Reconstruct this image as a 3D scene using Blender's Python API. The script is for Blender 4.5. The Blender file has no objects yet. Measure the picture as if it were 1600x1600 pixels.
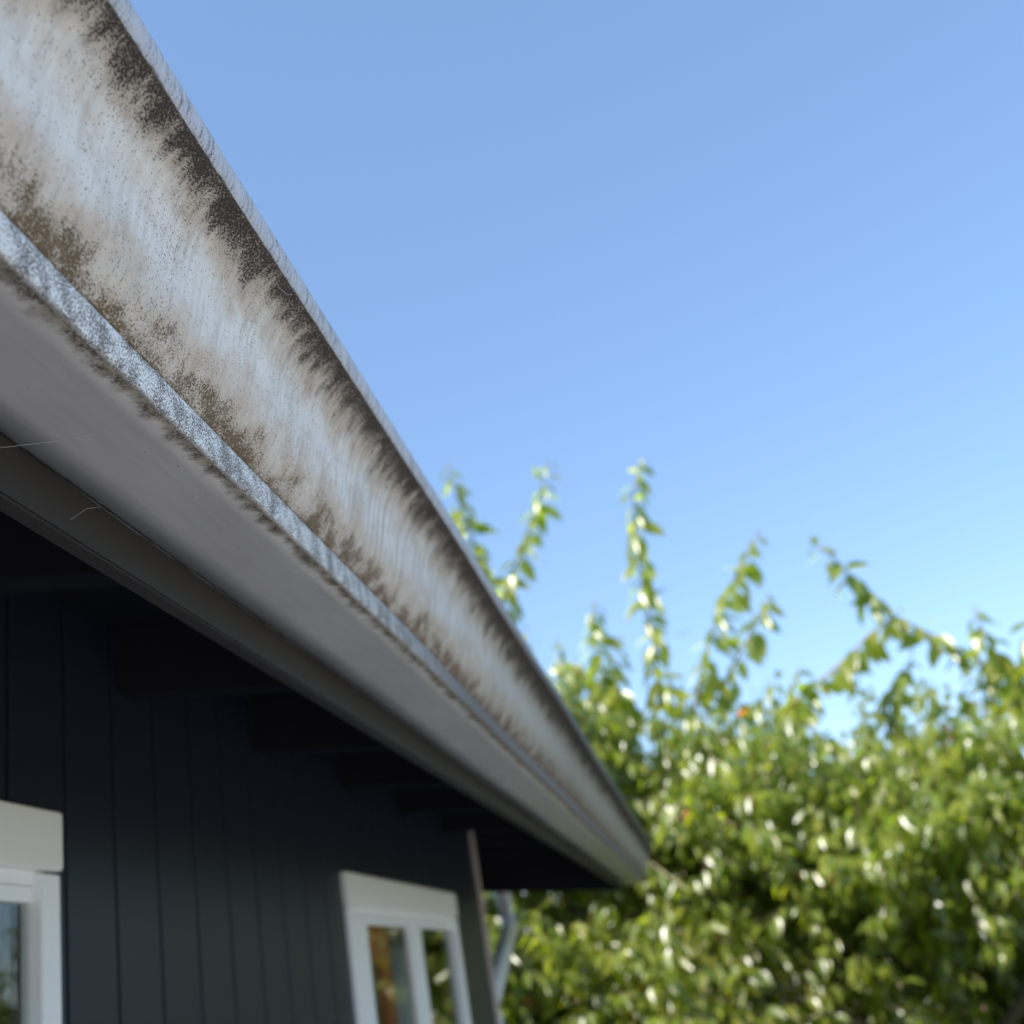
import bpy, bmesh, math, random
import numpy as np
from mathutils import Vector, Matrix

random.seed(7)
rng = np.random.default_rng(11)
scene = bpy.context.scene
COL = scene.collection
EYE = 1.85                                   # height of the phone above the ground, metres

# ------------------------------------------------------------------ camera
CAM_RIGHT = (0.973613, 0.162932, -0.159787)
CAM_DOWN = (-0.208079, 0.346291, -0.914760)
CAM_FWD = (-0.093711, 0.923870, 0.371056)
FOCAL_PX = 1815.0                            # for a frame 1600 px wide
cam_data = bpy.data.cameras.new('camera')
cam = bpy.data.objects.new('camera', cam_data)
COL.objects.link(cam)
cx, cy_, cz_ = Vector(CAM_RIGHT), -Vector(CAM_DOWN), -Vector(CAM_FWD)
cam.matrix_world = Matrix(((cx.x, cy_.x, cz_.x, 0), (cx.y, cy_.y, cz_.y, 0), (cx.z, cy_.z, cz_.z, EYE), (0, 0, 0, 1)))
cam_data.sensor_width = 36.0
cam_data.lens = 36.0 * FOCAL_PX / 1600.0
cam_data.clip_start = 0.02
cam_data.clip_end = 3000
cam_data.dof.use_dof = True
cam_data.dof.focus_distance = 0.645
cam_data.dof.aperture_fstop = 7.2
scene.camera = cam

# ------------------------------------------------------------------ sky, sun, exposure
SUN_DIR = Vector((-0.50, -0.60, 0.62)).normalized()      # towards the sun: over the roof, beyond the house
elev = math.asin(SUN_DIR.z)
azim = math.atan2(SUN_DIR.x, SUN_DIR.y)                  # clockwise from +Y
world = bpy.data.worlds.new('World')
scene.world = world
world.use_nodes = True
wn = world.node_tree.nodes
wl = world.node_tree.links
bg = wn.get('Background') or wn.new('ShaderNodeBackground')
sky = wn.new('ShaderNodeTexSky')
sky.sky_type = 'NISHITA'
sky.sun_disc = False
sky.sun_elevation = elev
sky.sun_rotation = azim
sky.altitude = 50
sky.air_density = 1.0
sky.dust_density = 0.05
sky.ozone_density = 2.5
even = wn.new('ShaderNodeMix')                           # a hazier, more even summer sky
even.data_type = 'RGBA'
even.inputs[0].default_value = 0.45
even.inputs[7].default_value = (1.02, 1.78, 3.15, 1)
wl.new(sky.outputs['Color'], even.inputs[6])
wl.new(even.outputs[2], bg.inputs['Color'])
bg.inputs['Strength'].default_value = 0.10
sun_data = bpy.data.lights.new('sun', 'SUN')
sun_data.energy = 5.0
sun_data.angle = math.radians(0.5)
sun_data.color = (1.0, 0.95, 0.87)
sun = bpy.data.objects.new('sun', sun_data)
COL.objects.link(sun)
sun.rotation_euler = SUN_DIR.to_track_quat('Z', 'Y').to_euler()
scene.view_settings.view_transform = 'Standard'
scene.view_settings.look = 'None'
scene.view_settings.gamma = 1.0
scene.view_settings.use_curve_mapping = False
scene.view_settings.exposure = 1.5


# ------------------------------------------------------------------ helpers
def tag(o, label=None, cat=None, group=None, kind=None):
    if label: o['label'] = label
    if cat: o['category'] = cat
    if group: o['group'] = group
    if kind: o['kind'] = kind
    return o


def empty(name, loc, label, cat, group=None):
    o = bpy.data.objects.new(name, None)
    o.empty_display_size = 0.1
    COL.objects.link(o)
    o.location = loc
    return tag(o, label, cat, group)


def link(name, me, mat=None, parent=None):
    o = bpy.data.objects.new(name, me)
    COL.objects.link(o)
    if mat is not None and not me.materials:
        me.materials.append(mat)
    if parent is not None:
        o.parent = parent
    return o


def base_of(parent):
    """world position of a chain of unrotated parents"""
    v = Vector((0, 0, 0))
    while parent is not None:
        v += parent.location
        parent = parent.parent
    return v


class MB:
    """collects boxes, prisms and tubes given in world space"""
    def __init__(self):
        self.v, self.f, self.uv = [], [], []

    def add(self, verts, faces, uvs=None):
        b = len(self.v)
        self.v += [tuple(p) for p in verts]
        for i, fc in enumerate(faces):
            self.f.append([b + k for k in fc])
            self.uv.append(uvs[i] if uvs else None)

    def box(self, x0, x1, y0, y1, z0, z1):
        v = [(x, y, z) for x in (x0, x1) for y in (y0, y1) for z in (z0, z1)]
        self.add(v, [(0, 1, 3, 2), (4, 6, 7, 5), (0, 4, 5, 1), (2, 3, 7, 6), (0, 2, 6, 4), (1, 5, 7, 3)])

    def prism(self, poly, axis_from, axis_to, mk):
        """poly: 2-D points; mk(a, b, t) -> 3-D"""
        n = len(poly)
        v = [mk(a, b, axis_from) for a, b in poly] + [mk(a, b, axis_to) for a, b in poly]
        f = [tuple(range(n)), tuple(range(2 * n - 1, n - 1, -1))]
        f += [(i, n + i, n + (i + 1) % n, (i + 1) % n) for i in range(n)]
        self.add(v, f)

    def tube(self, pts, radii, n=8, cap=True):
        pts = [Vector(p) for p in pts]
        rings = []
        ref = Vector((0.31, 0.17, 0.93))
        for i, p in enumerate(pts):
            d = (pts[min(i + 1, len(pts) - 1)] - pts[max(i - 1, 0)]).normalized()
            a = d.cross(ref)
            if a.length < 1e-4:
                a = d.cross(Vector((1, 0, 0)))
            a.normalize()
            b = d.cross(a)
            r = radii[i] if hasattr(radii, '__len__') else radii
            rings.append([p + (a * math.cos(t) + b * math.sin(t)) * r for t in [2 * math.pi * k / n for k in range(n)]])
        v = [q for r in rings for q in r]
        f = []
        for i in range(len(rings) - 1):
            for k in range(n):
                f.append((i * n + k, i * n + (k + 1) % n, (i + 1) * n + (k + 1) % n, (i + 1) * n + k))
        if cap:
            f.append(tuple(range(n - 1, -1, -1)))
            f.append(tuple((len(rings) - 1) * n + k for k in range(n)))
        self.add(v, f)

    def ball(self, c, r, n=10):
        pts = [(c[0], c[1], c[2] - r * math.cos(math.pi * i / n)) for i in range(n + 1)]
        rad = [max(1e-4, r * math.sin(math.pi * i / n)) for i in range(n + 1)]
        b = len(self.v)
        ring = 12
        v = []
        for p, q in zip(pts, rad):
            v += [(p[0] + q * math.cos(2 * math.pi * k / ring), p[1] + q * math.sin(2 * math.pi * k / ring), p[2]) for k in range(ring)]
        f = [(i * ring + k, i * ring + (k + 1) % ring, (i + 1) * ring + (k + 1) % ring, (i + 1) * ring + k) for i in range(n) for k in range(ring)]
        self.add(v, f)

    def build(self, name, mat, parent=None, smooth=False, recalc=True, bevel=0.0):
        off = base_of(parent)
        me = bpy.data.meshes.new(name)
        me.from_pydata([(p[0] - off.x, p[1] - off.y, p[2] - off.z) for p in self.v], [], self.f)
        if any(u is not None for u in self.uv):
            lay = me.uv_layers.new(name='UVMap')
            for poly, u in zip(me.polygons, self.uv):
                for li, k in zip(poly.loop_indices, range(poly.loop_total)):
                    lay.data[li].uv = u[k] if u else (0, 0)
        if recalc or bevel:
            bm = bmesh.new()
            bm.from_mesh(me)
            if bevel:
                bmesh.ops.bevel(bm, geom=list(bm.edges), offset=bevel, segments=2, affect='EDGES', clamp_overlap=True)
            if recalc:
                bmesh.ops.recalc_face_normals(bm, faces=bm.faces)
            bm.to_mesh(me)
            bm.free()
        if smooth:
            me.polygons.foreach_set('use_smooth', [True] * len(me.polygons))
        return link(name, me, mat, parent)


def W(p):
    """a place given relative to the phone -> world"""
    return Vector((p[0], p[1], p[2] + EYE))


# ------------------------------------------------------------------ materials
class NT:
    """small node-building helper"""
    def __init__(self, name):
        self.m = bpy.data.materials.new(name)
        self.m.use_nodes = True
        self.t = self.m.node_tree
        self.t.nodes.clear()
        self.out = self.t.nodes.new('ShaderNodeOutputMaterial')

    def node(self, kind, **kw):
        n = self.t.nodes.new(kind)
        for k, v in kw.items():
            setattr(n, k, v)
        return n

    def put(self, sock, v):
        if hasattr(v, 'links') or isinstance(v, bpy.types.NodeSocket):
            self.t.links.new(v, sock)
        else:
            sock.default_value = v

    def math(self, op, a, b=0.0, c=0.0, clamp=False):
        n = self.node('ShaderNodeMath', operation=op, use_clamp=clamp)
        self.put(n.inputs[0], a); self.put(n.inputs[1], b); self.put(n.inputs[2], c)
        return n.outputs[0]

    def ramp(self, v, lo, hi, a=0.0, b=1.0, smooth=True):
        n = self.node('ShaderNodeMapRange', interpolation_type='SMOOTHSTEP' if smooth else 'LINEAR')
        for s, x in zip(n.inputs[:5], (v, lo, hi, a, b)):
            self.put(s, x)
        return n.outputs[0]

    def noise(self, vec, scale, detail=2.0, rough=0.5, dist=0.0):
        n = self.node('ShaderNodeTexNoise')
        self.put(n.inputs['Vector'], vec); self.put(n.inputs['Scale'], scale)
        n.inputs['Detail'].default_value = detail
        n.inputs['Roughness'].default_value = rough
        n.inputs['Distortion'].default_value = dist
        return n.outputs['Fac']

    def mapping(self, vec, scale, loc=(0, 0, 0), rot=(0, 0, 0)):
        n = self.node('ShaderNodeMapping')
        self.put(n.inputs['Vector'], vec)
        n.inputs['Scale'].default_value = scale
        n.inputs['Location'].default_value = loc
        n.inputs['Rotation'].default_value = rot
        return n.outputs[0]

    def mix(self, f, a, b):
        n = self.node('ShaderNodeMix', data_type='RGBA')
        self.put(n.inputs[0], f)
        self.put(n.inputs[6], a if not isinstance(a, tuple) else (*a, 1.0))
        self.put(n.inputs[7], b if not isinstance(b, tuple) else (*b, 1.0))
        return n.outputs[2]

    def coords(self, kind='Object'):
        return self.node('ShaderNodeTexCoord').outputs[kind]

    def sep(self, v):
        n = self.node('ShaderNodeSeparateXYZ')
        self.put(n.inputs[0], v)
        return n.outputs

    def bump(self, h, strength, dist):
        n = self.node('ShaderNodeBump')
        self.put(n.inputs['Height'], h)
        n.inputs['Strength'].default_value = strength
        n.inputs['Distance'].default_value = dist
        return n.outputs[0]

    def bsdf(self, color, rough=0.5, spec=0.5, normal=None, metal=0.0):
        n = self.node('ShaderNodeBsdfPrincipled')
        self.put(n.inputs['Base Color'], color if not isinstance(color, tuple) else (*color, 1.0))
        self.put(n.inputs['Roughness'], rough)
        self.put(n.inputs['Specular IOR Level'], spec)
        n.inputs['Metallic'].default_value = metal
        if normal is not None:
            self.put(n.inputs['Normal'], normal)
        return n.outputs[0]

    def done(self, shader):
        self.t.links.new(shader, self.out.inputs['Surface'])
        return self.m


def grimy(name, part):
    """weathered white paint, darker towards the far end, some bounce light and crease shade painted in. UV: u = metres along the eave, v = 0 (lower edge) .. 1 (upper edge) of the strip"""
    t = NT(name)
    uv = t.coords('UV')
    u, v, _ = t.sep(uv)
    height = {'face': 0.125, 'rim': 0.030, 'lower': 0.022, 'base': 0.078, 'cap': 0.13}[part]
    met = t.mapping(uv, (1.0, height, 1.0))                      # metric coordinates on the strip
    fine = t.noise(met, 620.0, 2.0, 0.55)                         # speckles of about 1.5 mm
    finer = t.noise(t.mapping(met, (1, 1, 1), (3.1, 1.7, 0)), 1500.0, 1.0, 0.5)
    blotch = t.noise(met, 26.0, 3.0, 0.55)
    big = t.noise(met, 9.0, 2.0, 0.5)
    drip = t.noise(t.mapping(met, (150.0, 30.0, 1.0)), 1.0, 3.0, 0.6)
    dripw = t.noise(t.mapping(met, (24.0, 7.0, 1.0), (0.7, 0.2, 0)), 1.0, 2.0, 0.5)
    rag = t.math('MULTIPLY_ADD', t.math('SUBTRACT', t.noise(t.mapping(met, (60, 28, 1)), 1.0, 4.0, 0.65), 0.5), 0.55,
                 t.math('MULTIPLY', t.math('SUBTRACT', blotch, 0.5), 0.35))
    if part == 'face':
        hair = t.noise(t.mapping(met, (210.0, 48.0, 1.0), (0.3, 0.9, 0)), 1.0, 3.0, 0.6)
        vv = t.math('ADD', t.math('ADD', v, t.math('MULTIPLY', rag, 0.9)), t.math('MULTIPLY', t.math('SUBTRACT', hair, 0.5), 0.26))
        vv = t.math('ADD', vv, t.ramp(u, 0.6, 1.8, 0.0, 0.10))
        vt = t.math('MULTIPLY_ADD', t.math('SUBTRACT', blotch, 0.5), 0.75, v)
        top = t.ramp(vv, 0.57, 1.04)
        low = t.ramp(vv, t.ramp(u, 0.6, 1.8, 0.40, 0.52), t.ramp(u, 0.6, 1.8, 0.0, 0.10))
        patchy = t.noise(met, 30.0, 3.0, 0.6)
        tan_t = t.math('MULTIPLY', t.ramp(vt, 0.54, 0.80), 0.85)
        tan_l = t.math('MULTIPLY', t.ramp(vt, 0.52, 0.20), t.ramp(patchy, 0.30, 0.60, 0.55, 1.0))
        tan = t.math('MULTIPLY', t.math('MAXIMUM', tan_t, tan_l), 0.92)
        pale = t.mix(t.ramp(big, 0.35, 0.65), (0.80, 0.79, 0.77), (0.84, 0.82, 0.79))
        paint = t.mix(tan, pale, (0.64, 0.52, 0.42))
        paint = t.mix(t.math('MULTIPLY', t.ramp(drip, 0.50, 0.64), 0.22), paint, (0.30, 0.27, 0.24))
        paint = t.mix(t.ramp(u, 0.6, 2.4, 0.0, 0.92), paint, (0.22, 0.205, 0.185))  # whole face darkens steadily towards the far end
        streak = t.noise(t.mapping(met, (190.0, 7.0, 1.0), (1.3, 0.4, 0)), 1.0, 3.0, 0.65)
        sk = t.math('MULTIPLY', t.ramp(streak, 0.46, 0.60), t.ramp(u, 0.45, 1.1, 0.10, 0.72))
        sk = t.math('MULTIPLY', sk, t.ramp(v, 0.05, 0.55, 0.45, 1.0))
        paint = t.mix(sk, paint, (0.36, 0.31, 0.265))
        # grains standing one by one
        vo = t.node('ShaderNodeTexVoronoi', feature='F1')
        t.put(vo.inputs['Vector'], t.mapping(met, (1.0, 0.72, 1.0)))
        vo.inputs['Scale'].default_value = 960.0
        rnd = t.sep(vo.outputs['Color'])
        d_mid = t.math('ADD', 0.17, t.math('MULTIPLY', t.ramp(dripw, 0.42, 0.64), 0.48))
        d = t.math('MAXIMUM', t.math('MULTIPLY', top, 0.9), t.math('MAXIMUM', d_mid, t.math('MULTIPLY', low, t.ramp(patchy, 0.35, 0.6, 0.30, 0.75))))
        pick = t.math('LESS_THAN', rnd[0], d)
        rad = t.math('MULTIPLY_ADD', rnd[1], 0.30, 0.16)
        grain = t.math('MULTIPLY', pick, t.ramp(vo.outputs['Distance'], t.math('ADD', rad, 0.08), t.math('SUBTRACT', rad, 0.08)))
        grain = t.math('MULTIPLY', grain, t.math('MULTIPLY_ADD', rnd[2], 0.5, 0.45))
        # crust: soft film that breaks up into lumps
        fb = t.noise(met, 620.0, 6.0, 0.74)
        m2 = t.math('MAXIMUM', top, t.math('MULTIPLY', low, t.ramp(patchy, 0.34, 0.62, 0.55, 0.98)))
        thr = t.math('SUBTRACT', 0.70, t.math('MULTIPLY', m2, 0.36))
        crust = t.ramp(fb, thr, t.math('ADD', thr, 0.12))
        film = t.math('MULTIPLY', t.ramp(vv, 0.68, 1.06), 0.68)
        dots = t.math('MAXIMUM', t.math('MAXIMUM', grain, crust), film)
        dirt = t.mix(t.ramp(v, 0.30, 0.70), t.mix(patchy, (0.120, 0.080, 0.034), (0.165, 0.115, 0.075)), (0.024, 0.0175, 0.0145))
        col = t.mix(t.math('MULTIPLY', dots, 0.94), paint, dirt)
        rough = t.ramp(dots, 0, 1, 0.50, 0.85)
        nrm = t.bump(t.math('ADD', t.math('MULTIPLY', dots, 0.6), t.math('MULTIPLY', fb, 1.0)), 0.5, 0.0007)
        return t.done(t.bsdf(col, rough, 0.25, nrm))
    if part == 'rim':
        line = t.noise(t.mapping(met, (420.0, 45.0, 1.0)), 1.0, 3.0, 0.6)
        patch = t.ramp(t.noise(met, 40.0, 2.0), 0.38, 0.62)
        dk = t.math('MULTIPLY', t.ramp(t.math('MULTIPLY_ADD', line, 0.5, t.math('MULTIPLY', t.noise(met, 700.0, 4.0, 0.7), 0.5)), 0.47, 0.60), t.math('MULTIPLY_ADD', patch, 0.45, 0.40))
        lo = t.ramp(t.math('ADD', v, t.math('MULTIPLY', rag, 0.5)), 0.08, -0.03)
        dk = t.math('MAXIMUM', dk, t.math('MULTIPLY', lo, 0.95))
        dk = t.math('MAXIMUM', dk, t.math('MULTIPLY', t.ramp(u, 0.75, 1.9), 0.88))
        hi = t.math('MULTIPLY', t.ramp(v, 0.80, 0.95), 0.55)
        pale = t.mix(hi, (0.56, 0.58, 0.65), (0.32, 0.36, 0.28))
        col = t.mix(dk, pale, (0.07, 0.065, 0.075))
        return t.done(t.bsdf(col, 0.55, 0.25, t.bump(line, 0.3, 0.0005)))
    if part == 'lower':
        s1 = t.noise(met, 760.0, 3.0, 0.70)
        str_ = t.noise(t.mapping(met, (260.0, 40.0, 1.0)), 1.0, 2.0, 0.6)
        patch = t.noise(met, 60.0, 2.0, 0.5)
        thr = t.ramp(patch, 0.32, 0.68, 0.53, 0.415)
        dk = t.ramp(t.math('ADD', t.math('MULTIPLY', s1, 0.90), t.math('MULTIPLY', str_, 0.10)), thr, t.math('ADD', thr, 0.055))
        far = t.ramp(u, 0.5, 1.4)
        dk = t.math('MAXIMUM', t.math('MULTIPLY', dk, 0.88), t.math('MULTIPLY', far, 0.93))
        edge = t.ramp(t.math('ADD', v, t.math('MULTIPLY', rag, 0.5)), 0.16, 0.0)
        dk = t.math('MAXIMUM', dk, t.math('MULTIPLY', edge, 0.8))
        col = t.mix(dk, (0.86, 0.86, 0.86), (0.105, 0.090, 0.080))
        return t.done(t.bsdf(col, 0.60, 0.2, t.bump(s1, 0.5, 0.0006)))
    if part == 'base':
        grain = t.noise(t.mapping(met, (14.0, 160.0, 1.0)), 1.0, 3.0, 0.6)
        vv = t.math('ADD', v, t.math('MULTIPLY', rag, 0.55))
        fringe = t.ramp(vv, 0.88, 0.99)
        core = t.math('MULTIPLY', fringe, t.ramp(t.noise(met, 75.0, 4.0, 0.7), 0.34, 0.60))
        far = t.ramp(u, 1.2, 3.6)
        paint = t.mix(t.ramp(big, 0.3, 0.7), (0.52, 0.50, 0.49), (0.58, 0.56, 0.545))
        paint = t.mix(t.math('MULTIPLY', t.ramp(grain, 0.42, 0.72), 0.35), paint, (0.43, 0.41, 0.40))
        paint = t.mix(t.math('MULTIPLY', far, 0.85), paint, (0.42, 0.41, 0.27))  # olive far tint paints in green bounce from lawn and tree
        dots = t.ramp(t.noise(met, 240.0, 1.0), 0.765, 0.79)
        col = t.mix(t.math('MULTIPLY', fringe, 0.75), paint, (0.21, 0.17, 0.115))
        col = t.mix(t.math('MULTIPLY', core, t.ramp(fine, 0.36, 0.52)), col, (0.030, 0.020, 0.020))
        col = t.mix(dots, col, (0.05, 0.04, 0.04))
        col = t.mix(t.math('MULTIPLY', t.ramp(t.math('ADD', v, t.math('MULTIPLY', rag, 0.1)), 0.035, 0.01), 0.8), col, (0.03, 0.028, 0.028))  # dark line along the fascia: crease shade painted in, with dirt
        return t.done(t.bsdf(col, 0.55, 0.3, t.bump(grain, 0.15, 0.0008)))
    col = t.mix(t.ramp(blotch, 0.4, 0.65), (0.55, 0.55, 0.54), (0.14, 0.12, 0.10))
    return t.done(t.bsdf(col, 0.5, 0.4))


def painted(name, col, col2, rough=0.5, grain=(6, 6, 0.6), spec=0.4, bump=0.2):
    t = NT(name)
    oc = t.coords('Object')
    g = t.noise(t.mapping(oc, grain), 22.0, 4.0, 0.6)
    b = t.noise(oc, 3.0, 3.0, 0.5)
    c = t.mix(t.math('MULTIPLY_ADD', g, 0.6, t.math('MULTIPLY', b, 0.4)), col, col2)
    return t.done(t.bsdf(c, rough, spec, t.bump(g, bump, 0.002)))


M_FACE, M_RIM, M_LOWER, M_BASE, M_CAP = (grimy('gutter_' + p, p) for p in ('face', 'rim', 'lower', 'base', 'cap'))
M_BOARD = painted('wall_paint', (0.0130, 0.0165, 0.0305), (0.0170, 0.0220, 0.0390), 0.40, (8, 8, 0.5), spec=0.42, bump=0.08)
M_DARK = painted('wall_felt', (0.006, 0.006, 0.007), (0.009, 0.009, 0.010), 0.9, (3, 3, 3), spec=0.1)
M_FASCIA = painted('fascia_paint', (0.030, 0.026, 0.025), (0.048, 0.042, 0.040), 0.6, (3, 0.35, 3), spec=0.2, bump=0.10)
M_SOFFIT = painted('soffit_wood', (0.014, 0.014, 0.020), (0.020, 0.019, 0.024), 0.8, (0.5, 9, 9), spec=0.05)
M_TRIM = painted('white_trim', (0.78, 0.755, 0.72), (0.84, 0.82, 0.785), 0.45, (4, 0.6, 4), bump=0.1)
M_SASH = painted('sash_white', (0.82, 0.82, 0.82), (0.87, 0.87, 0.865), 0.35, (4, 4, 0.6), bump=0.05)
M_CORNER = painted('corner_trim_paint', (0.48, 0.40, 0.35), (0.56, 0.48, 0.43), 0.55, (6, 6, 0.5))
M_PIPE = painted('downpipe_plastic', (0.76, 0.77, 0.78), (0.82, 0.83, 0.84), 0.35, (2, 2, 2), bump=0.03)
M_ROOF = painted('roof_metal', (0.10, 0.10, 0.105), (0.14, 0.14, 0.145), 0.5, (3, 3, 3))
M_INNER = painted('inner_wall', (0.42, 0.40, 0.37), (0.50, 0.48, 0.45), 0.8, (2, 2, 2))
M_WOOD = painted('red_brown_wood', (0.46, 0.13, 0.045), (0.58, 0.18, 0.065), 0.4, (8, 8, 0.4))
M_CURTAIN = painted('curtain_cloth', (0.55, 0.55, 0.54), (0.66, 0.66, 0.65), 0.9, (6, 6, 1))
M_LAMP = painted('lamp_glass', (0.80, 0.80, 0.78), (0.86, 0.86, 0.84), 0.25, (1, 1, 1), bump=0.0)
M_SHINY = painted('shiny_metal', (0.70, 0.68, 0.65), (0.8, 0.78, 0.75), 0.2, (1, 1, 1), spec=0.9, bump=0.0)
M_BARK = painted('cherry_bark', (0.075, 0.055, 0.045), (0.13, 0.10, 0.085), 0.8, (3, 3, 14), bump=0.8)
M_TWIG = painted('green_twig', (0.13, 0.11, 0.06), (0.18, 0.13, 0.08), 0.6, (5, 5, 5))
M_WEB = painted('web_silk', (0.55, 0.54, 0.52), (0.65, 0.64, 0.62), 0.5, (1, 1, 1), bump=0.0)
M_BIRD = painted('bird_feathers', (0.03, 0.03, 0.035), (0.05, 0.05, 0.055), 0.7, (1, 1, 1))


def glass_mat():
    t = NT('window_glass')
    fr = t.node('ShaderNodeFresnel')
    back = t.node('ShaderNodeNewGeometry').outputs['Backfacing']
    t.put(fr.inputs['IOR'], t.ramp(back, 0.0, 1.0, 1.52, 1.0 / 1.52, smooth=False))   # thin pane: same both ways
    f = t.math('MULTIPLY', fr.outputs[0], 0.88, clamp=True)
    tr = t.node('ShaderNodeBsdfTransparent')
    tr.inputs['Color'].default_value = (0.90, 0.93, 0.91, 1)
    gl = t.node('ShaderNodeBsdfGlossy')
    gl.inputs['Roughness'].default_value = 0.02
    wob = t.noise(t.coords('Object'), 5.0, 1.0)
    t.put(gl.inputs['Normal'], t.bump(wob, 0.05, 0.01))
    mx = t.node('ShaderNodeMixShader')
    t.put(mx.inputs[0], f); t.put(mx.inputs[1], tr.outputs[0]); t.put(mx.inputs[2], gl.outputs[0])
    return t.done(mx.outputs[0])


M_GLASS = glass_mat()


def leaf_mat():
    t = NT('cherry_leaf')
    a = t.node('ShaderNodeAttribute', attribute_name='tint')
    tint = a.outputs['Fac']
    r = t.node('ShaderNodeValToRGB')
    e = r.color_ramp.elements
    e[0].position, e[0].color = 0.0, (0.075, 0.110, 0.020, 1)
    e[1].position, e[1].color = 0.45, (0.115, 0.148, 0.024, 1)
    for p, c in ((0.86, (0.165, 0.175, 0.028)), (0.965, (0.15, 0.16, 0.025)), (0.972, (0.34, 0.24, 0.03)), (0.986, (0.34, 0.13, 0.04)), (0.993, (0.26, 0.075, 0.05))):
        x = e.new(p)
        x.color = (*c, 1)
    t.put(r.inputs[0], tint)
    col = r.outputs[0]
    body = t.bsdf(col, 0.34, 0.9)
    tl = t.node('ShaderNodeBsdfTranslucent')
    hs = t.node('ShaderNodeHueSaturation')
    hs.inputs['Saturation'].default_value = 1.15
    hs.inputs['Value'].default_value = 3.7
    t.put(hs.inputs['Color'], col)
    t.put(tl.inputs['Color'], hs.outputs[0])
    mx = t.node('ShaderNodeMixShader')
    mx.inputs[0].default_value = 0.55
    t.put(mx.inputs[1], body); t.put(mx.inputs[2], tl.outputs[0])
    return t.done(mx.outputs[0])


M_LEAF = leaf_mat()


def ground_mat(name, a, b, s):
    t = NT(name)
    oc = t.coords('Object')
    n1 = t.noise(oc, s, 5.0, 0.6)
    n2 = t.noise(oc, s * 14, 3.0, 0.6)
    return t.done(t.bsdf(t.mix(t.math('MULTIPLY_ADD', n1, 0.5, t.math('MULTIPLY', n2, 0.5)), a, b), 0.9, 0.2, t.bump(n2, 0.5, 0.02)))


# ------------------------------------------------------------------ ground
g = MB()
g.add([(-600, -600, 0), (600, -600, 0), (600, 600, 0), (-600, 600, 0)], [(0, 1, 2, 3)])
tag(g.build('ground', ground_mat('lawn', (0.050, 0.085, 0.025), (0.10, 0.125, 0.045), 0.8), recalc=False), 'grass lawn around the house', kind='structure')
g = MB()
g.box(-0.655, 7.5, -9, 4.4, -0.05, 0.03)  # unseen slab, enlarged and kept pale to bounce light onto the gutter
tag(g.build('bounce_patio', ground_mat('bounce_concrete', (0.37, 0.34, 0.325), (0.46, 0.43, 0.41), 3.0)), 'unseen pale concrete patio beside the house', kind='structure')

# ------------------------------------------------------------------ house
XW = -0.66
Y_CORNER = 3.568
Y_NEAR = -2.6
HX_BACK = -6.6
TOP = 0.50
house = empty('house', (XW, Y_NEAR, 0), 'dark blue grey timber clad house with white window trim under low eaves', 'house')
PITCH = 0.155
SAG = lambda y: -0.016 * max(0.0, (y - 1.0) / 3.9)

# window openings along the wall: (outer casing from, to) at the board plane
CASING = ((0.10, 1.190), (2.227, 3.223))
HEAD_TOP = 0.2457
X_CAS = -0.652
kc = X_CAS / XW
openings = [(a * kc + 0.018, b * kc - 0.018) for a, b in CASING]
OPEN_TOP, OPEN_BOT = 0.185, -0.95
S = 0.11165
Y0 = 1.0907


def board_piece(mb, y0, y1, z0, z1):
    gap, ch, th = 0.0032, 0.0008, 0.018
    a, b = y0 + gap, y1 - gap
    if b - a < 0.004:
        return
    poly = [(a, XW - th), (a, XW - ch), (a + ch, XW), (b - ch, XW), (b, XW - ch), (b, XW - th)]
    mb.prism(poly, z0 + EYE, z1 + EYE, lambda p, q, z: (q, p, z))


n0 = int(math.floor((Y_NEAR - Y0) / S))
for i in range(n0, 23):
    a, b = max(Y_NEAR, Y0 + S * i), min(Y_CORNER, Y0 + S * (i + 1))
    if b - a < 0.01:
        continue
    pieces = []
    cut = None
    for o0, o1 in openings:
        if b > o0 and a < o1:
            cut = (max(a, o0), min(b, o1))
    if cut is None:
        pieces = [(a, b, -EYE + 0.05, TOP)]
    else:
        pieces = [(a, b, OPEN_TOP, TOP), (a, b, -EYE + 0.05, OPEN_BOT)]
        if cut[0] > a + 0.006: pieces.append((a, cut[0], OPEN_BOT, OPEN_TOP))
        if cut[1] < b - 0.006: pieces.append((cut[1], b, OPEN_BOT, OPEN_TOP))
    for pc in pieces:
        mb = MB()
        board_piece(mb, *pc)
        if mb.v: mb.build('wall_board', M_BOARD, house)

# inner lining behind the boards, with the two openings left free
mb = MB()
xa, xb = XW - 0.10, XW - 0.0195
edges = [Y_NEAR] + [v for o in openings for v in o] + [Y_CORNER - 0.02]
for k in range(0, len(edges), 2):
    mb.box(xa, xb, edges[k], edges[k + 1], 0.0, TOP + EYE)
for o0, o1 in openings:
    mb.box(xa, xb, o0, o1, OPEN_TOP + EYE, TOP + EYE)
    mb.box(xa, xb, o0, o1, 0.0, OPEN_BOT + EYE)
mb.build('wall_lining', M_DARK, house)
mb = MB()
ridge_x = 0.5 * (XW + HX_BACK)


def zroof(x):
    """underside of the roof deck, relative to the phone"""
    return 0.440 + PITCH * (-0.318 - max(x, 2 * ridge_x - x))


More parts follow.
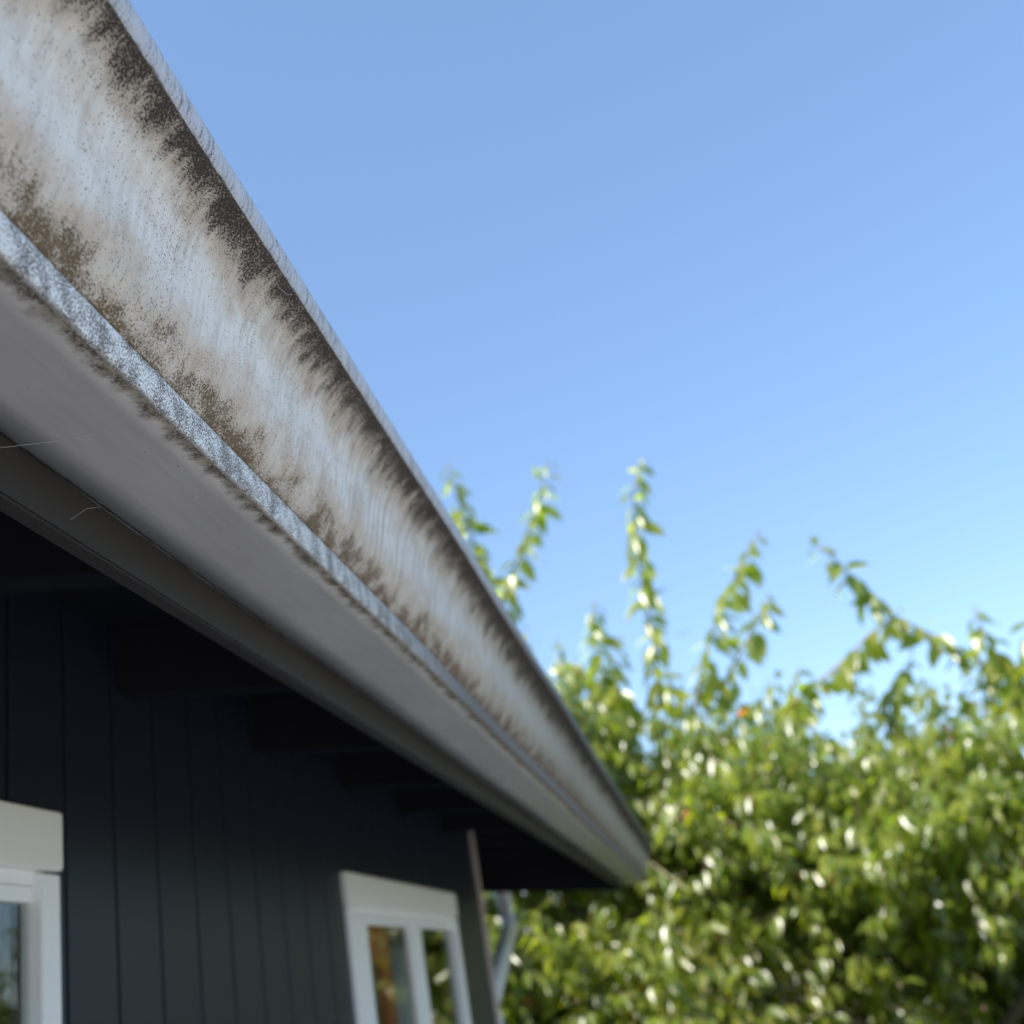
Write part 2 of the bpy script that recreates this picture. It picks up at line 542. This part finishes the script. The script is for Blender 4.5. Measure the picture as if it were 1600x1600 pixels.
for y0, y1 in ((Y_CORNER - 0.11, Y_CORNER), (Y_NEAR, Y_NEAR + 0.11)):
    mb = MB()
    poly = [(XW - 0.022, -EYE), (XW - 0.022, zroof(XW) - 0.002), (ridge_x, zroof(ridge_x) - 0.002), (HX_BACK, zroof(HX_BACK) - 0.002), (HX_BACK, -EYE)]
    mb.prism(poly, y0, y1, lambda p, q, y: (p, y, q + EYE))
    mb.build('gable_wall', M_BOARD, house)
mb = MB(); mb.box(HX_BACK, HX_BACK + 0.1, Y_NEAR + 0.112, Y_CORNER - 0.112, 0, zroof(HX_BACK) + EYE - 0.003); mb.build('back_wall', M_BOARD, house)
mb = MB(); mb.box(HX_BACK + 0.103, XW - 0.103, Y_NEAR + 0.112, Y_CORNER - 0.112, 0.1, 0.35); mb.build('floor', M_WOOD, house)
mb = MB(); mb.box(-3.0, -2.9, Y_NEAR + 0.112, Y_CORNER - 0.112, 0.352, 2.30); mb.build('room_wall', M_INNER, house)
mb = MB(); mb.box(HX_BACK + 0.103, XW - 0.103, Y_NEAR + 0.112, Y_CORNER - 0.112, 2.305, 2.33); mb.build('ceiling', M_INNER, house)

# roof deck, covering, rafters, fascia, barge boards
Y_END = 4.60
for side in (0, 1):
    mb = MB()
    xe, xr = -0.300, ridge_x
    pts = [(xe, zroof(xe)), (xr, zroof(xr)), (xr, zroof(xr) + 0.02), (xe, zroof(xe) + 0.02)]
    cov = [(xe + 0.035, zroof(xe) + 0.021), (xr, zroof(xr) + 0.021), (xr, zroof(xr) + 0.07), (xe + 0.035, zroof(xe) + 0.050)]
    if side:
        pts = [(2 * ridge_x - a, b) for a, b in pts]
        cov = [(2 * ridge_x - a, b) for a, b in cov]
    mb.prism(pts, Y_NEAR - 0.6, Y_END, lambda p, q, y: (p, y, q + EYE))
    mb.build('soffit', M_SOFFIT, house)
    mb = MB()
    mb.prism(cov, Y_NEAR - 0.65, Y_END + 0.05, lambda p, q, y: (p, y, q + EYE))
    mb.build('roof', M_ROOF, house)
y = -2.35
while y < Y_END - 0.1:
    mb = MB()
    x0, x1 = -0.3185, XW - 0.001
    poly = [(x0, zroof(x0) - 0.001), (x0, zroof(x0) - 0.085), (x1, zroof(x1) - 0.085), (x1, zroof(x1) - 0.001)]
    if y > Y_CORNER:
        poly = [(x0, zroof(x0) - 0.001), (x0, zroof(x0) - 0.085), (-1.6, zroof(-1.6) - 0.085), (-1.6, zroof(-1.6) - 0.001)]
    mb.prism(poly, y, y + 0.042, lambda p, q, yy: (p, yy, q + EYE))
    mb.build('rafter', M_SOFFIT, house)
    y += 0.46
mb = MB()
nseg = 24
for i in range(nseg):
    ya, yb = [Y_NEAR - 0.6 + (Y_END - 0.03 - Y_NEAR + 0.6) * (i + k) / nseg for k in (0, 1)]
fas = [(-0.318, 0.268), (-0.305, 0.268), (-0.305, 0.436), (-0.318, 0.436)]
mb.prism(fas, Y_NEAR - 0.6, Y_END - 0.032, lambda p, q, yy: (p, yy, q + EYE))
mb.build('fascia_board', M_FASCIA, house, bevel=0.0015)
mb = MB()
bz = lambda x: 0.2567 + 0.152 * (-x - 0.319)
poly = [(-0.302, bz(-0.302)), (ridge_x, bz(ridge_x)), (ridge_x, zroof(ridge_x) + 0.02), (-0.302, zroof(-0.302) - 0.001)]
mb.prism(poly, Y_END - 0.03, Y_END + 0.0, lambda p, q, yy: (p, yy, q + EYE))
bo = mb.build('barge_board', M_SOFFIT, house)
mb = MB()
poly2 = [(2 * ridge_x - a, b) for a, b in poly]
mb.prism(poly2, Y_END - 0.03, Y_END, lambda p, q, yy: (p, yy, q + EYE))
mb.build('barge_board', M_SOFFIT, house)

# corner trim and two small shiny balls at the bright dots
mb = MB()
mb.box(XW - 0.035, XW + 0.010, Y_CORNER + 0.001, Y_CORNER + 0.030, 0.05, TOP - 0.035 + EYE)
mb.build('corner_trim', M_CORNER, house, bevel=0.004)
for z in (0.235, 0.132):
    mb = MB(); mb.ball((XW + 0.014, Y_CORNER + 0.016, z + EYE), 0.006); mb.build('shiny_ball', M_SHINY, house, smooth=True)


def window(cas, glass, cw):
    """cas: outer casing (from, to) at the board plane; glass: clear widths of the panes at the glass plane"""
    a, b = cas[0] * kc, cas[1] * kc
    top = HEAD_TOP * kc
    hb = 0.1845 * kc
    bot = -0.95
    mb = MB()
    mb.box(XW - 0.016, X_CAS + 0.003, a - 0.002, b + 0.002, hb + EYE, top + EYE)
    w = mb.build('window', M_TRIM, house, bevel=0.002)            # head board carries the window's parts
    for (c0, c1) in ((a, a + cw), (b - cw, b)):
        mb = MB(); mb.box(XW - 0.016, X_CAS, c0, c1, bot + EYE, hb - 0.0035 + EYE); mb.build('casing', M_SASH, w, bevel=0.0015)
    mb = MB(); mb.box(XW - 0.016, X_CAS + 0.02, a - 0.02, b + 0.02, bot - 0.04 + EYE, bot - 0.001 + EYE); mb.build('sill', M_SASH, w, bevel=0.003)
    i0, i1 = a + 0.019, b - 0.019
    mb = MB(); mb.box(XW - 0.045, XW - 0.0008, i0, i1, 0.1675 + EYE, hb + 0.002 + EYE); mb.build('frame', M_SASH, w)
    for k, (g0, g1) in enumerate(glass):
        p0 = i0 if k == 0 else 0.5 * (glass[k - 1][1] + g0) + 0.0008
        p1 = i1 if k == len(glass) - 1 else 0.5 * (glass[k + 1][0] + g1) - 0.0008
        xs1 = XW - 0.0012 if k == 0 else XW - 0.0024
        xs0 = XW - 0.015
        tz, gt, bz_ = 0.1668, 0.1515, bot + 0.002
        mb = MB()
        # one closed ring: outer and inner rectangle, front and back
        O = [(p0, bz_), (p1, bz_), (p1, tz), (p0, tz)]
        I = [(g0, bz_ + 0.06), (g1, bz_ + 0.06), (g1, gt), (g0, gt)]
        v = [W((xs1, y, z)) for y, z in O] + [W((xs1, y, z)) for y, z in I] + [W((xs0, y, z)) for y, z in O] + [W((xs0, y, z)) for y, z in I]
        f = []
        for i in range(4):
            j = (i + 1) % 4
            f += [(i, j, 4 + j, 4 + i), (8 + i, 12 + i, 12 + j, 8 + j), (i, 8 + i, 8 + j, j), (4 + i, 4 + j, 12 + j, 12 + i)]
        mb.add(v, f)
        mb.build('sash', M_SASH, w)
        mb = MB()
        xg = XW - 0.006
        e = 0.002
        mb.box(xg - 0.004, xg, g0 - e, g1 + e, bz_ + 0.06 - e + EYE, gt + e + EYE)
        mb.build('pane', M_GLASS, w)
    return w


window(CASING[0], [(0.16, 0.60), (0.64, 1.1400)], 0.036)
window(CASING[1], [(2.345, 2.680), (2.800, 3.150)], 0.045)

# things inside the far window
shut = empty('wooden_shutter', W((-0.71, 2.5, -1.4)), 'red brown wooden shutter frame standing behind the left pane of the far window', 'shutter')
for nm, y0, y1, z0, z1 in (('rail', 2.36, 2.655, 0.088, 0.175), ('stile', 2.585, 2.655, -1.3, 0.0868), ('stile', 2.36, 2.40, -1.3, 0.0868)):
    mb = MB(); mb.box(-0.722, -0.702, y0, y1, z0 + EYE, z1 + EYE); mb.build(nm, M_WOOD, shut, bevel=0.003)
mb = MB()
pts = []
for i in range(61):
    yy = 2.40 + 0.56 * i / 60
    pts.append((-0.752 + 0.012 * math.sin(i * 0.95), yy))
for i in range(60):
    (x0, y0), (x1, y1) = pts[i], pts[i + 1]
    mb.add([W((x0, y0, -0.9)), W((x1, y1, -0.9)), W((x1, y1, 0.18)), W((x0, y0, 0.18))], [(0, 1, 2, 3)])
cur = mb.build('curtain', M_CURTAIN, smooth=True, recalc=False)
sol = cur.modifiers.new('cloth', 'SOLIDIFY'); sol.thickness = 0.002
tag(cur, 'pale grey curtain hanging in folds behind the middle of the far window', 'curtain')
lc = (-0.706, 2.735, 0.128)
lamp = empty('pendant_lamp', W(lc), 'small round white pendant lamp hanging behind the far window', 'lamp')
mb = MB(); mb.ball(W(lc), 0.017); mb.build('lamp_shade', M_LAMP, lamp, smooth=True)
mb = MB(); mb.tube([W((lc[0], lc[1], lc[2] + 0.0165)), W((lc[0], lc[1], 0.45))], 0.002, 6); mb.build('cord', M_LAMP, lamp)

# ------------------------------------------------------------------ gutter
Y_G0, Y_G1 = -1.2, 4.93
gutter = empty('roof_gutter', (-0.3, Y_G0, EYE + 0.3), 'long white roof gutter stained with black and brown mould along the eave', 'gutter')
ys = [Y_G0 + (Y_G1 - Y_G0) * i / 120 for i in range(121)]
WAVE = lambda y, p: 0.0007 * math.sin(6.1 * y + p) + 0.0004 * math.sin(15.3 * y + 2 * p)


def strip(name, prof, mat, smooth=True):
    """sheet that follows the profile (x, z) along the eave, 1.2 mm thick"""
    L = [0.0]
    for (a, b), (c, d) in zip(prof, prof[1:]):
        L.append(L[-1] + math.hypot(c - a, d - b))
    mb = MB()
    n = len(prof)
    off = base_of(gutter)
    v = [(x + WAVE(y, 1.7), y, z + EYE + SAG(y) + WAVE(y, 0.0)) for y in ys for x, z in prof]
    f, uvs = [], []
    for i in range(len(ys) - 1):
        for k in range(n - 1):
            q = (i * n + k, i * n + k + 1, (i + 1) * n + k + 1, (i + 1) * n + k)
            f.append(q)
            uvs.append([(ys[i], L[k] / L[-1]), (ys[i], L[k + 1] / L[-1]), (ys[i + 1], L[k + 1] / L[-1]), (ys[i + 1], L[k] / L[-1])])
    mb.add(v, f, uvs)
    o = mb.build(name, mat, gutter, smooth=smooth, recalc=False)
    s = o.modifiers.new('sheet', 'SOLIDIFY'); s.thickness = 0.0012; s.offset = 1.0
    return o


def spline(pts, n=5):
    P = [Vector((a, b, 0)) for a, b in pts]
    P = [P[0] * 2 - P[1]] + P + [P[-1] * 2 - P[-2]]
    out = []
    for i in range(1, len(P) - 2):
        for k in range(n):
            t = k / n
            p0, p1, p2, p3 = P[i - 1:i + 3]
            q = 0.5 * ((2 * p1) + (p2 - p0) * t + (2 * p0 - 5 * p1 + 4 * p2 - p3) * t * t + (3 * p1 - p0 - 3 * p2 + p3) * t ** 3)
            out.append((q.x, q.y))
    return out + [pts[-1]]


face_prof = spline([(-0.2235, 0.3235), (-0.2150, 0.3330), (-0.2085, 0.3445), (-0.2045, 0.3580), (-0.2020, 0.3720), (-0.1985, 0.3870), (-0.1915, 0.4015), (-0.1815, 0.4125), (-0.1716, 0.4185)])
rim_prof = spline([(-0.1720, 0.4183), (-0.1693, 0.4222), (-0.1684, 0.4285), (-0.1690, 0.4335), (-0.1715, 0.4362), (-0.1760, 0.4366)])
low_prof = spline([(-0.2245, 0.3008), (-0.2218, 0.3030), (-0.2212, 0.3100), (-0.2212, 0.3190), (-0.2222, 0.3222), (-0.2238, 0.3232)], 4)
base_prof = [(-0.3038, 0.3010), (-0.2800, 0.3008), (-0.2600, 0.3007), (-0.2400, 0.3007), (-0.2242, 0.3007)]
back_prof = [(-0.3036, 0.3012), (-0.3036, 0.4400)]
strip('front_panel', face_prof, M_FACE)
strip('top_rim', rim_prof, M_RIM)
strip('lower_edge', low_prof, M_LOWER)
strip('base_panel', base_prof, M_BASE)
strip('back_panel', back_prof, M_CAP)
mb = MB()
outline = [(-0.2995, 0.302)] + low_prof[:-1] + face_prof[:-1] + rim_prof[:-1] + [(-0.2995, 0.434)]
mb.prism(outline, Y_G1 - 0.003, Y_G1 + 0.003, lambda p, q, yy: (p, yy, q + EYE + SAG(Y_G1)))
mb.build('end_cap', M_CAP, gutter)

# downpipe at the far corner
pipe = empty('downpipe', (-0.66, 3.86, 0.03), 'pale downpipe with an offset bend at the far corner of the house', 'downpipe')
mb = MB()
path = [(-0.770, 4.66, 0.420), (-0.764, 4.66, 0.300), (-0.756, 4.645, 0.225), (-0.745, 4.60, 0.195), (-0.690, 3.72, -0.030), (-0.688, 3.66, -0.075), (-0.688, 3.65, -EYE + 0.04)]
mb.tube([W(p) for p in path], 0.030, 16)
mb.build('pipe', M_PIPE, pipe, smooth=True)
mb = MB(); mb.tube([W((-0.688, 3.65, -0.11)), W((-0.688, 3.65, -0.08))], 0.034, 16); mb.build('collar', M_PIPE, pipe)

# cobweb threads
web_paths = [
    ([(-0.3048, 0.488, 0.2890), (-0.3043, 0.5077, 0.2990), (-0.2972, 0.5106, 0.2998), (-0.2830, 0.5140, 0.3000), (-0.2627, 0.5164, 0.3003)], 'cobweb thread slanting from the fascia across the gutter underside', 0.00013),
    ([(-0.3044, 0.5657, 0.2787), (-0.3044, 0.5843, 0.2925), (-0.3044, 0.6018, 0.3005)], 'short cobweb thread on the fascia below the gutter', 0.00010),
    ([(-0.1745, 0.5700, 0.4095), (-0.1748, 0.5800, 0.4076), (-0.1748, 0.5960, 0.4126), (-0.1735, 0.6140, 0.4240)], 'curled pale hair caught in the black mould under the gutter rim', 0.00012),
]
for pts, lab, r in web_paths:
    mb = MB(); mb.tube([W(p) for p in pts], r, 5)
    tag(mb.build('cobweb_thread', M_WEB), lab, 'cobweb')


# ------------------------------------------------------------------ cherry tree
def leaf_template(fold, curl):
    """unit leaf: x side, y along, z normal"""
    wid = [0.0, 0.17, 0.225, 0.19, 0.09, 0.0]
    ts = [0.0, 0.18, 0.42, 0.66, 0.86, 1.0]
    V, F = [], []
    idx = []
    for t, wv in zip(ts, wid):
        z = -curl * t * t
        row = []
        if wv == 0:
            V.append((0, t, z)); row = [len(V) - 1] * 3
        else:
            V += [(-wv, t, z + fold * wv), (0, t, z), (wv, t, z + fold * wv)]
            row = [len(V) - 3, len(V) - 2, len(V) - 1]
        idx.append(row)
    for a, b in zip(idx, idx[1:]):
        for k in (0, 1):
            q = [a[k], a[k + 1], b[k + 1], b[k]]
            tri = []
            for x in q:
                if x not in tri: tri.append(x)
            F.append(tri)
    return np.array(V), F


LEAF_V, LEAF_F = leaf_template(0.35, 0.22)
FULL_LEAF = (LEAF_V, LEAF_F)
LO_V = np.array([(0, 0, 0), (-0.22, 0.42, 0.04), (0, 0.45, -0.04), (0.22, 0.42, 0.04), (0, 1.0, -0.22)])
LO_F = [(0, 2, 1), (0, 3, 2), (1, 2, 4), (2, 3, 4)]


def unit(a):
    return a / np.maximum(np.linalg.norm(a, axis=-1, keepdims=True), 1e-9)


def leaf_frames(p, d, side, n, size_rng):
    """drooping leaves: axis and normal for arrays of stem points"""
    up = np.array([0, 0, 1.0])
    N = len(p)
    ax = unit(side * rng.uniform(0.35, 0.75, (N, 1)) + d * rng.uniform(0.0, 0.35, (N, 1)) - up * rng.uniform(0.35, 1.0, (N, 1)) + rng.normal(0, 0.22, (N, 3)))
    nn = up[None] * 0.65 + side * 0.40 + np.array([[-0.25, -0.55, 0.0]]) + rng.normal(0, 0.30, (N, 3))
    nn = unit(nn - ax * (nn * ax).sum(1, keepdims=True))
    sd = np.cross(ax, nn)
    L = rng.uniform(*size_rng, N)
    return ax, nn, sd, L


def stem_points(p0, d0, length, droop, n):
    pts = [np.array(p0, float)]
    d = np.array(d0, float)
    d /= np.linalg.norm(d)
    for i in range(n):
        d = d + np.array([0, 0, -droop / n]) + rng.normal(0, 0.05, 3)
        d /= np.linalg.norm(d)
        pts.append(pts[-1] + d * length / n)
    return np.array(pts)


def leaves_on(pts, spacing, size_rng, start=0.12, taper=True):
    seg = np.diff(pts, axis=0)
    sl = np.linalg.norm(seg, axis=1)
    cum = np.concatenate([[0], np.cumsum(sl)])
    s = np.arange(start * cum[-1], cum[-1], spacing)
    s = s + rng.uniform(-0.3, 0.3, len(s)) * spacing
    s = np.clip(s, 0, cum[-1] - 1e-4)
    k = np.clip(np.searchsorted(cum, s, side='right') - 1, 0, len(seg) - 1)
    f = ((s - cum[k]) / sl[k])[:, None]
    p = pts[k] + seg[k] * f
    d = unit(seg[k])
    ang = np.arange(len(s)) * 2.4 + rng.uniform(0, 6.28)
    r = np.stack([np.cos(ang), np.sin(ang), np.zeros_like(ang)], 1)
    side = unit(r - d * (r * d).sum(1, keepdims=True))
    ax, nn, sd, L = leaf_frames(p, d, side, None, size_rng)
    if taper:
        t = s / cum[-1]
        L = L * np.where(t > 0.8, 1.0 - 0.55 * (t - 0.8) / 0.2, 1.0)
    p = p + side * 0.012 - np.array([0, 0, 0.008])
    return p, ax, nn, sd, L


def leaf_mesh(name, P, AX, NN, SD, L, tint, simple=False):
    LEAF_V, LEAF_F = (LO_V, LO_F) if simple else FULL_LEAF
    nv = len(LEAF_V)
    N = len(P)
    V = P[:, None, :] + L[:, None, None] * (LEAF_V[None, :, 0:1] * SD[:, None, :] + LEAF_V[None, :, 1:2] * AX[:, None, :] + LEAF_V[None, :, 2:3] * NN[:, None, :])
    V = V.reshape(-1, 3)
    nf = len(LEAF_F)
    lens = np.tile(np.array([len(f) for f in LEAF_F]), N)
    flat = np.array([i for f in LEAF_F for i in f])
    loops = (flat[None] + (np.arange(N) * nv)[:, None]).reshape(-1)
    starts = np.concatenate([[0], np.cumsum(lens)[:-1]])
    me = bpy.data.meshes.new(name)
    me.vertices.add(len(V)); me.vertices.foreach_set('co', V.astype(np.float32).reshape(-1))
    me.loops.add(len(loops)); me.loops.foreach_set('vertex_index', loops.astype(np.int32))
    me.polygons.add(len(lens)); me.polygons.foreach_set('loop_start', starts.astype(np.int32))
    me.update(calc_edges=True)
    at = me.attributes.new('tint', 'FLOAT', 'FACE')
    at.data.foreach_set('value', np.repeat(tint, nf).astype(np.float32))
    me.polygons.foreach_set('use_smooth', np.ones(len(lens), bool))
    me.materials.append(M_LEAF)
    return me


BASE = Vector((1.15, 7.1, 0.0))
tree = empty('cherry_tree', BASE, 'leafy green cherry tree with long upright shoots beyond the end of the gutter', 'tree')
CEN = np.array([0.15, 0.0, 1.60])                # crown centre, from the tree's foot
RAD = np.array([3.0, 1.5, 1.42])

# trunk and limbs
mb = MB()
mb.tube([BASE, BASE + Vector((0.03, 0, 0.4)), BASE + Vector((0.0, 0.03, 0.75)), BASE + Vector((0.02, 0.02, 0.95))], [0.15, 0.12, 0.11, 0.10], 10)
mb.build('trunk', M_BARK, tree, smooth=True)
limb_pts = []
for i in range(11):
    a = 2 * math.pi * i / 11 + random.uniform(-0.2, 0.2)
    end = CEN + RAD * np.array([math.cos(a) * 0.72, math.sin(a) * 0.62, random.uniform(0.0, 0.5)])
    st = np.array([0.01, 0.02, 0.85 + 0.01 * i])
    mid = st * 0.45 + end * 0.55 + np.array([0, 0, 0.16])
    pts = [st, st * 0.7 + mid * 0.3 + np.array([0, 0, 0.05]), mid, mid * 0.5 + end * 0.5 + np.array([0, 0, 0.07]), end]
    limb_pts += [np.array(p) for p in pts[1:]]
    mb = MB(); mb.tube([BASE + Vector(p) for p in pts], [0.055, 0.045, 0.034, 0.022, 0.010], 7)
    mb.build('branch', M_BARK, tree, smooth=True)


def tints(n):
    x = rng.beta(1.6, 1.6, n) * 0.955
    odd = rng.random(n) < 0.006
    x[odd] = rng.uniform(0.965, 1.0, odd.sum())
    return x


def crown(n_shoots, lumps):
    out = [[], [], [], [], []]
    stems = []
    for i in range(n_shoots):
        while True:
            q = rng.uniform(-1, 1, 3)
            r = np.linalg.norm(q)
            if r < 1 and r > 0.35 * rng.random():
                break
        k = lumps[rng.integers(len(lumps))]
        p0 = CEN + RAD * (k[:3] + k[3] * q)
        if p0[2] < 0.35:
            continue
        e = (p0 - CEN) / RAD
        d = unit(e * 0.7 + np.array([0, 0, 0.75]) + rng.normal(0, 0.45, 3))
        ln = rng.uniform(0.30, 0.62)
        pts = stem_points(p0 - d * 0.2, d, ln, rng.uniform(0.3, 1.2), 4)
        stems.append(pts)
        for a, b in zip(out, leaves_on(pts, 0.028, (0.080, 0.130))):
            a.append(b)
    for i in range(90):                          # loose sprays standing out of the top
        x, y = rng.uniform(-2.4, 2.6), rng.uniform(-0.9, 0.9)
        p0 = np.array([x, y, 2.50 - 0.30 * max(-2.0, min(0.0, x)) - 0.42 * max(0.0, min(2.0, x) - 0.3) + rng.uniform(-0.2, 0.05)])
        pts = stem_points(p0, unit(np.array([rng.normal(0, 0.45), rng.normal(-0.1, 0.3), 1.0])), rng.uniform(0.35, 0.75), rng.uniform(0.3, 1.3), 5)
        stems.append(pts)
        for a, b in zip(out, leaves_on(pts, 0.032, (0.09, 0.14))):
            a.append(b)
    return [np.concatenate(a) for a in out], stems


lump_rng = np.random.default_rng(5)
lumps = []
for i in range(170):
    x = lump_rng.uniform(-2.9, 2.9) if i % 4 else lump_rng.uniform(-2.9, -0.9)
    y = lump_rng.uniform(-1.15, 1.15)
    ztop = 2.42 - 0.30 * max(-2.0, min(0.0, x)) - 0.42 * max(0.0, min(2.0, x) - 0.3) + 0.13 * math.sin(x * 2.3 + 0.6) + 0.12 * math.sin(x * 5.1 + y) + lump_rng.uniform(-0.12, 0.05)
    z = ztop - 0.10 if i % 3 == 0 else lump_rng.uniform(0.75, ztop)
    if y < 0.35 and abs(z - (1.98 - 0.80 * (x + 0.62))) < 0.17 and -0.75 < x < 0.55:
        continue                                    # a shaded hollow slanting across the near side of the crown
    lumps.append(np.array([*((np.array([x, y, z]) - CEN) / RAD), lump_rng.uniform(0.16, 0.24)]))
leaf_data, stems = crown(6500, lumps)
me = leaf_mesh('foliage', *leaf_data, tints(len(leaf_data[0])), True)
fol = link('foliage', me, None, tree)
fol['kind'] = 'stuff'
mb = MB()
for pts in stems:
    mb.tube([BASE + Vector(p) for p in pts[::2]], [0.004, 0.003, 0.0015], 3, cap=False)
tw = mb.build('twigs', M_TWIG, tree, recalc=False)
tw['kind'] = 'stuff'

# the long shoots against the sky: each stem a part, each leaf a sub-part
leaf_meshes = []
for k, tv in enumerate((0.2, 0.38, 0.5, 0.62, 0.8, 0.9, 0.967)):
    leaf_meshes.append(leaf_mesh('leaf', np.zeros((1, 3)), np.array([[0, 1.0, 0]]), np.array([[0, 0, 1.0]]), np.array([[1.0, 0, 0]]), np.ones(1), np.array([tv])))

R3 = np.array([CAM_RIGHT, CAM_DOWN, CAM_FWD])


def sight(px, py, dist):
    """a point on the line of sight through a spot measured in the photograph, dist metres away along +Y"""
    r = R3.T @ np.array([px - 800.0, py - 800.0, FOCAL_PX])
    return r * (dist / r[1]) + np.array([0, 0, EYE]) - np.array(BASE)


shoots = [
    ([(697, 726), (712, 765), (735, 830), (752, 900), (760, 980)], 6.3),
    ([(856, 720), (845, 770), (826, 830), (800, 895), (778, 960)], 6.2),
    ([(1003, 712), (990, 770), (992, 850), (1008, 930), (1022, 1010), (1032, 1110)], 6.0),
    ([(930, 936), (925, 985), (938, 1040), (962, 1100)], 6.2),
    ([(1186, 826), (1160, 880), (1125, 950), (1100, 1030), (1085, 1110)], 6.0),
    ([(1203, 925), (1185, 970), (1150, 1030), (1120, 1100)], 6.4),
    ([(1262, 842), (1300, 870), (1345, 920), (1400, 965), (1480, 1005), (1560, 1050), (1640, 1090)], 5.7),
    ([(1398, 965), (1360, 990), (1310, 1040), (1255, 1085), (1220, 1120)], 5.9),
    ([(1520, 948), (1535, 985), (1560, 1030), (1590, 1075)], 5.8),
    ([(1425, 1030), (1400, 1060), (1385, 1110), (1390, 1160)], 6.1),
    ([(865, 1025), (905, 1045), (950, 1080), (1000, 1130)], 6.5),
    ([(1608, 960), (1612, 1010), (1630, 1080)], 5.8),
    ([(1250, 1040), (1235, 1085), (1220, 1150)], 6.3),
]
n_leaf = 0
spare = [[], [], [], [], []]
dense = random.Random(3)
for pix, dist in shoots:
    ctrl = [sight(x, y, dist + 0.10 * i) for i, (x, y) in enumerate(pix)][::-1]
    pts = np.array(ctrl)
    mb = MB()
    mb.tube([BASE + Vector(p) for p in pts], list(np.linspace(0.011, 0.003, len(pts))), 6)
    stem = mb.build('shoot', M_TWIG, tree, smooth=True)
    p, ax, nn, sd, L = leaves_on(pts, 0.025, (0.115, 0.175), start=0.02)
    for j in range(len(p)):
        if n_leaf >= 300 or dense.random() < 0.42:
            for acc, val in zip(spare, (p[j], ax[j], nn[j], sd[j], L[j])): acc.append(val)
            continue
        n_leaf += 1
        w = random.random()
        k = 6 if w < 0.02 else random.randrange(6)
        o = link('leaf', leaf_meshes[k], None, stem)
        m = Matrix(((sd[j][0], ax[j][0], nn[j][0], 0), (sd[j][1], ax[j][1], nn[j][1], 0), (sd[j][2], ax[j][2], nn[j][2], 0), (0, 0, 0, 1)))
        o.matrix_local = Matrix.Translation(Vector(p[j])) @ m @ Matrix.Scale(float(L[j]), 4)
spare = [np.array(a) for a in spare]
sl = link('shoot_leaves', leaf_mesh('shoot_leaves', *spare, np.minimum(tints(len(spare[0])), 0.95)), None, tree)
sl['kind'] = 'stuff'

# hedge along the far side of the lawn
hedge = empty('hedge', (0, 12.0, 0), 'dense dark green hedge across the lawn behind the cherry tree', 'hedge')
mb = MB()
mb.box(-9, 12, 11.6, 12.6, 0, 1.95)
mb.build('hedge_core', M_TWIG, hedge)
N = 16000
hp = np.stack([rng.uniform(-9, 12, N), rng.uniform(-0.6, -0.2, N) + 0.15, rng.uniform(0.6, 2.15, N)], 1)
hd = unit(rng.normal(0, 1, (N, 3)) + np.array([0, -0.5, 0.3]))
ax, nn, sd, L = leaf_frames(hp, hd, unit(rng.normal(0, 1, (N, 3))), None, (0.09, 0.14))
hl = link('hedge_leaves', leaf_mesh('hedge_leaves', hp, ax, nn, sd, L, rng.uniform(0, 0.4, N), True), None, hedge)
hl['kind'] = 'stuff'

# a second tree further right; its leaves show in the window glass
def copy_tree(src, name, loc, rot, sc, label, group):
    r = empty(name, loc, label, 'tree', group)
    r.rotation_euler = (0, 0, rot)
    r.scale = (sc, sc, sc)
    for ch in src.children:
        if ch.name.split('.')[0] in ('trunk', 'branch', 'foliage', 'twigs'):
            c = ch.copy(); COL.objects.link(c); c.parent = r
    return r


copy_tree(tree, 'cherry_tree', (5.7, 8.4, 0), 2.9, 1.08, 'broad leafy tree to the right whose leaves mirror in the near window', None)

# two birds far off in the sky
for (px, py), s in (((1061, 992), 0.11), ((1072, 988), 0.10)):
    r = R3.T @ np.array([px - 800.0, py - 800.0, FOCAL_PX])
    c = Vector(r * (38.0 / r[1])) + Vector((0, 0, EYE))
    b = empty('bird', c, 'tiny dark bird, the %s of two gliding beside the tall shoot' % ('left' if px < 1065 else 'right'), 'bird', 'birds gliding in the distance')
    mb = MB(); mb.tube([c + Vector((0, -s * 0.55, 0)), c + Vector((0, -s * 0.3, 0)), c, c + Vector((0, s * 0.4, 0)), c + Vector((0, s * 0.6, 0))], [0.003, s * 0.11, s * 0.15, s * 0.08, 0.004], 8)
    mb.build('body', M_BIRD, b, smooth=True)
    for sg in (-1, 1):
        mb = MB()
        P = [Vector((sg * x * s, y * s, z * s)) for x, y, z in ((0.1, -0.2, 0.05), (0.6, -0.28, 0.28), (1.25, 0.02, 0.10), (0.6, 0.12, 0.26), (0.1, 0.15, 0.05))]
        mb.add([c + q for q in P] + [c + q + Vector((0, 0, 0.006)) for q in P], [(0, 1, 2, 3, 4), (9, 8, 7, 6, 5)] + [(i, (i + 1) % 5, 5 + (i + 1) % 5, 5 + i) for i in range(5)])
        mb.build('wing', M_BIRD, b)
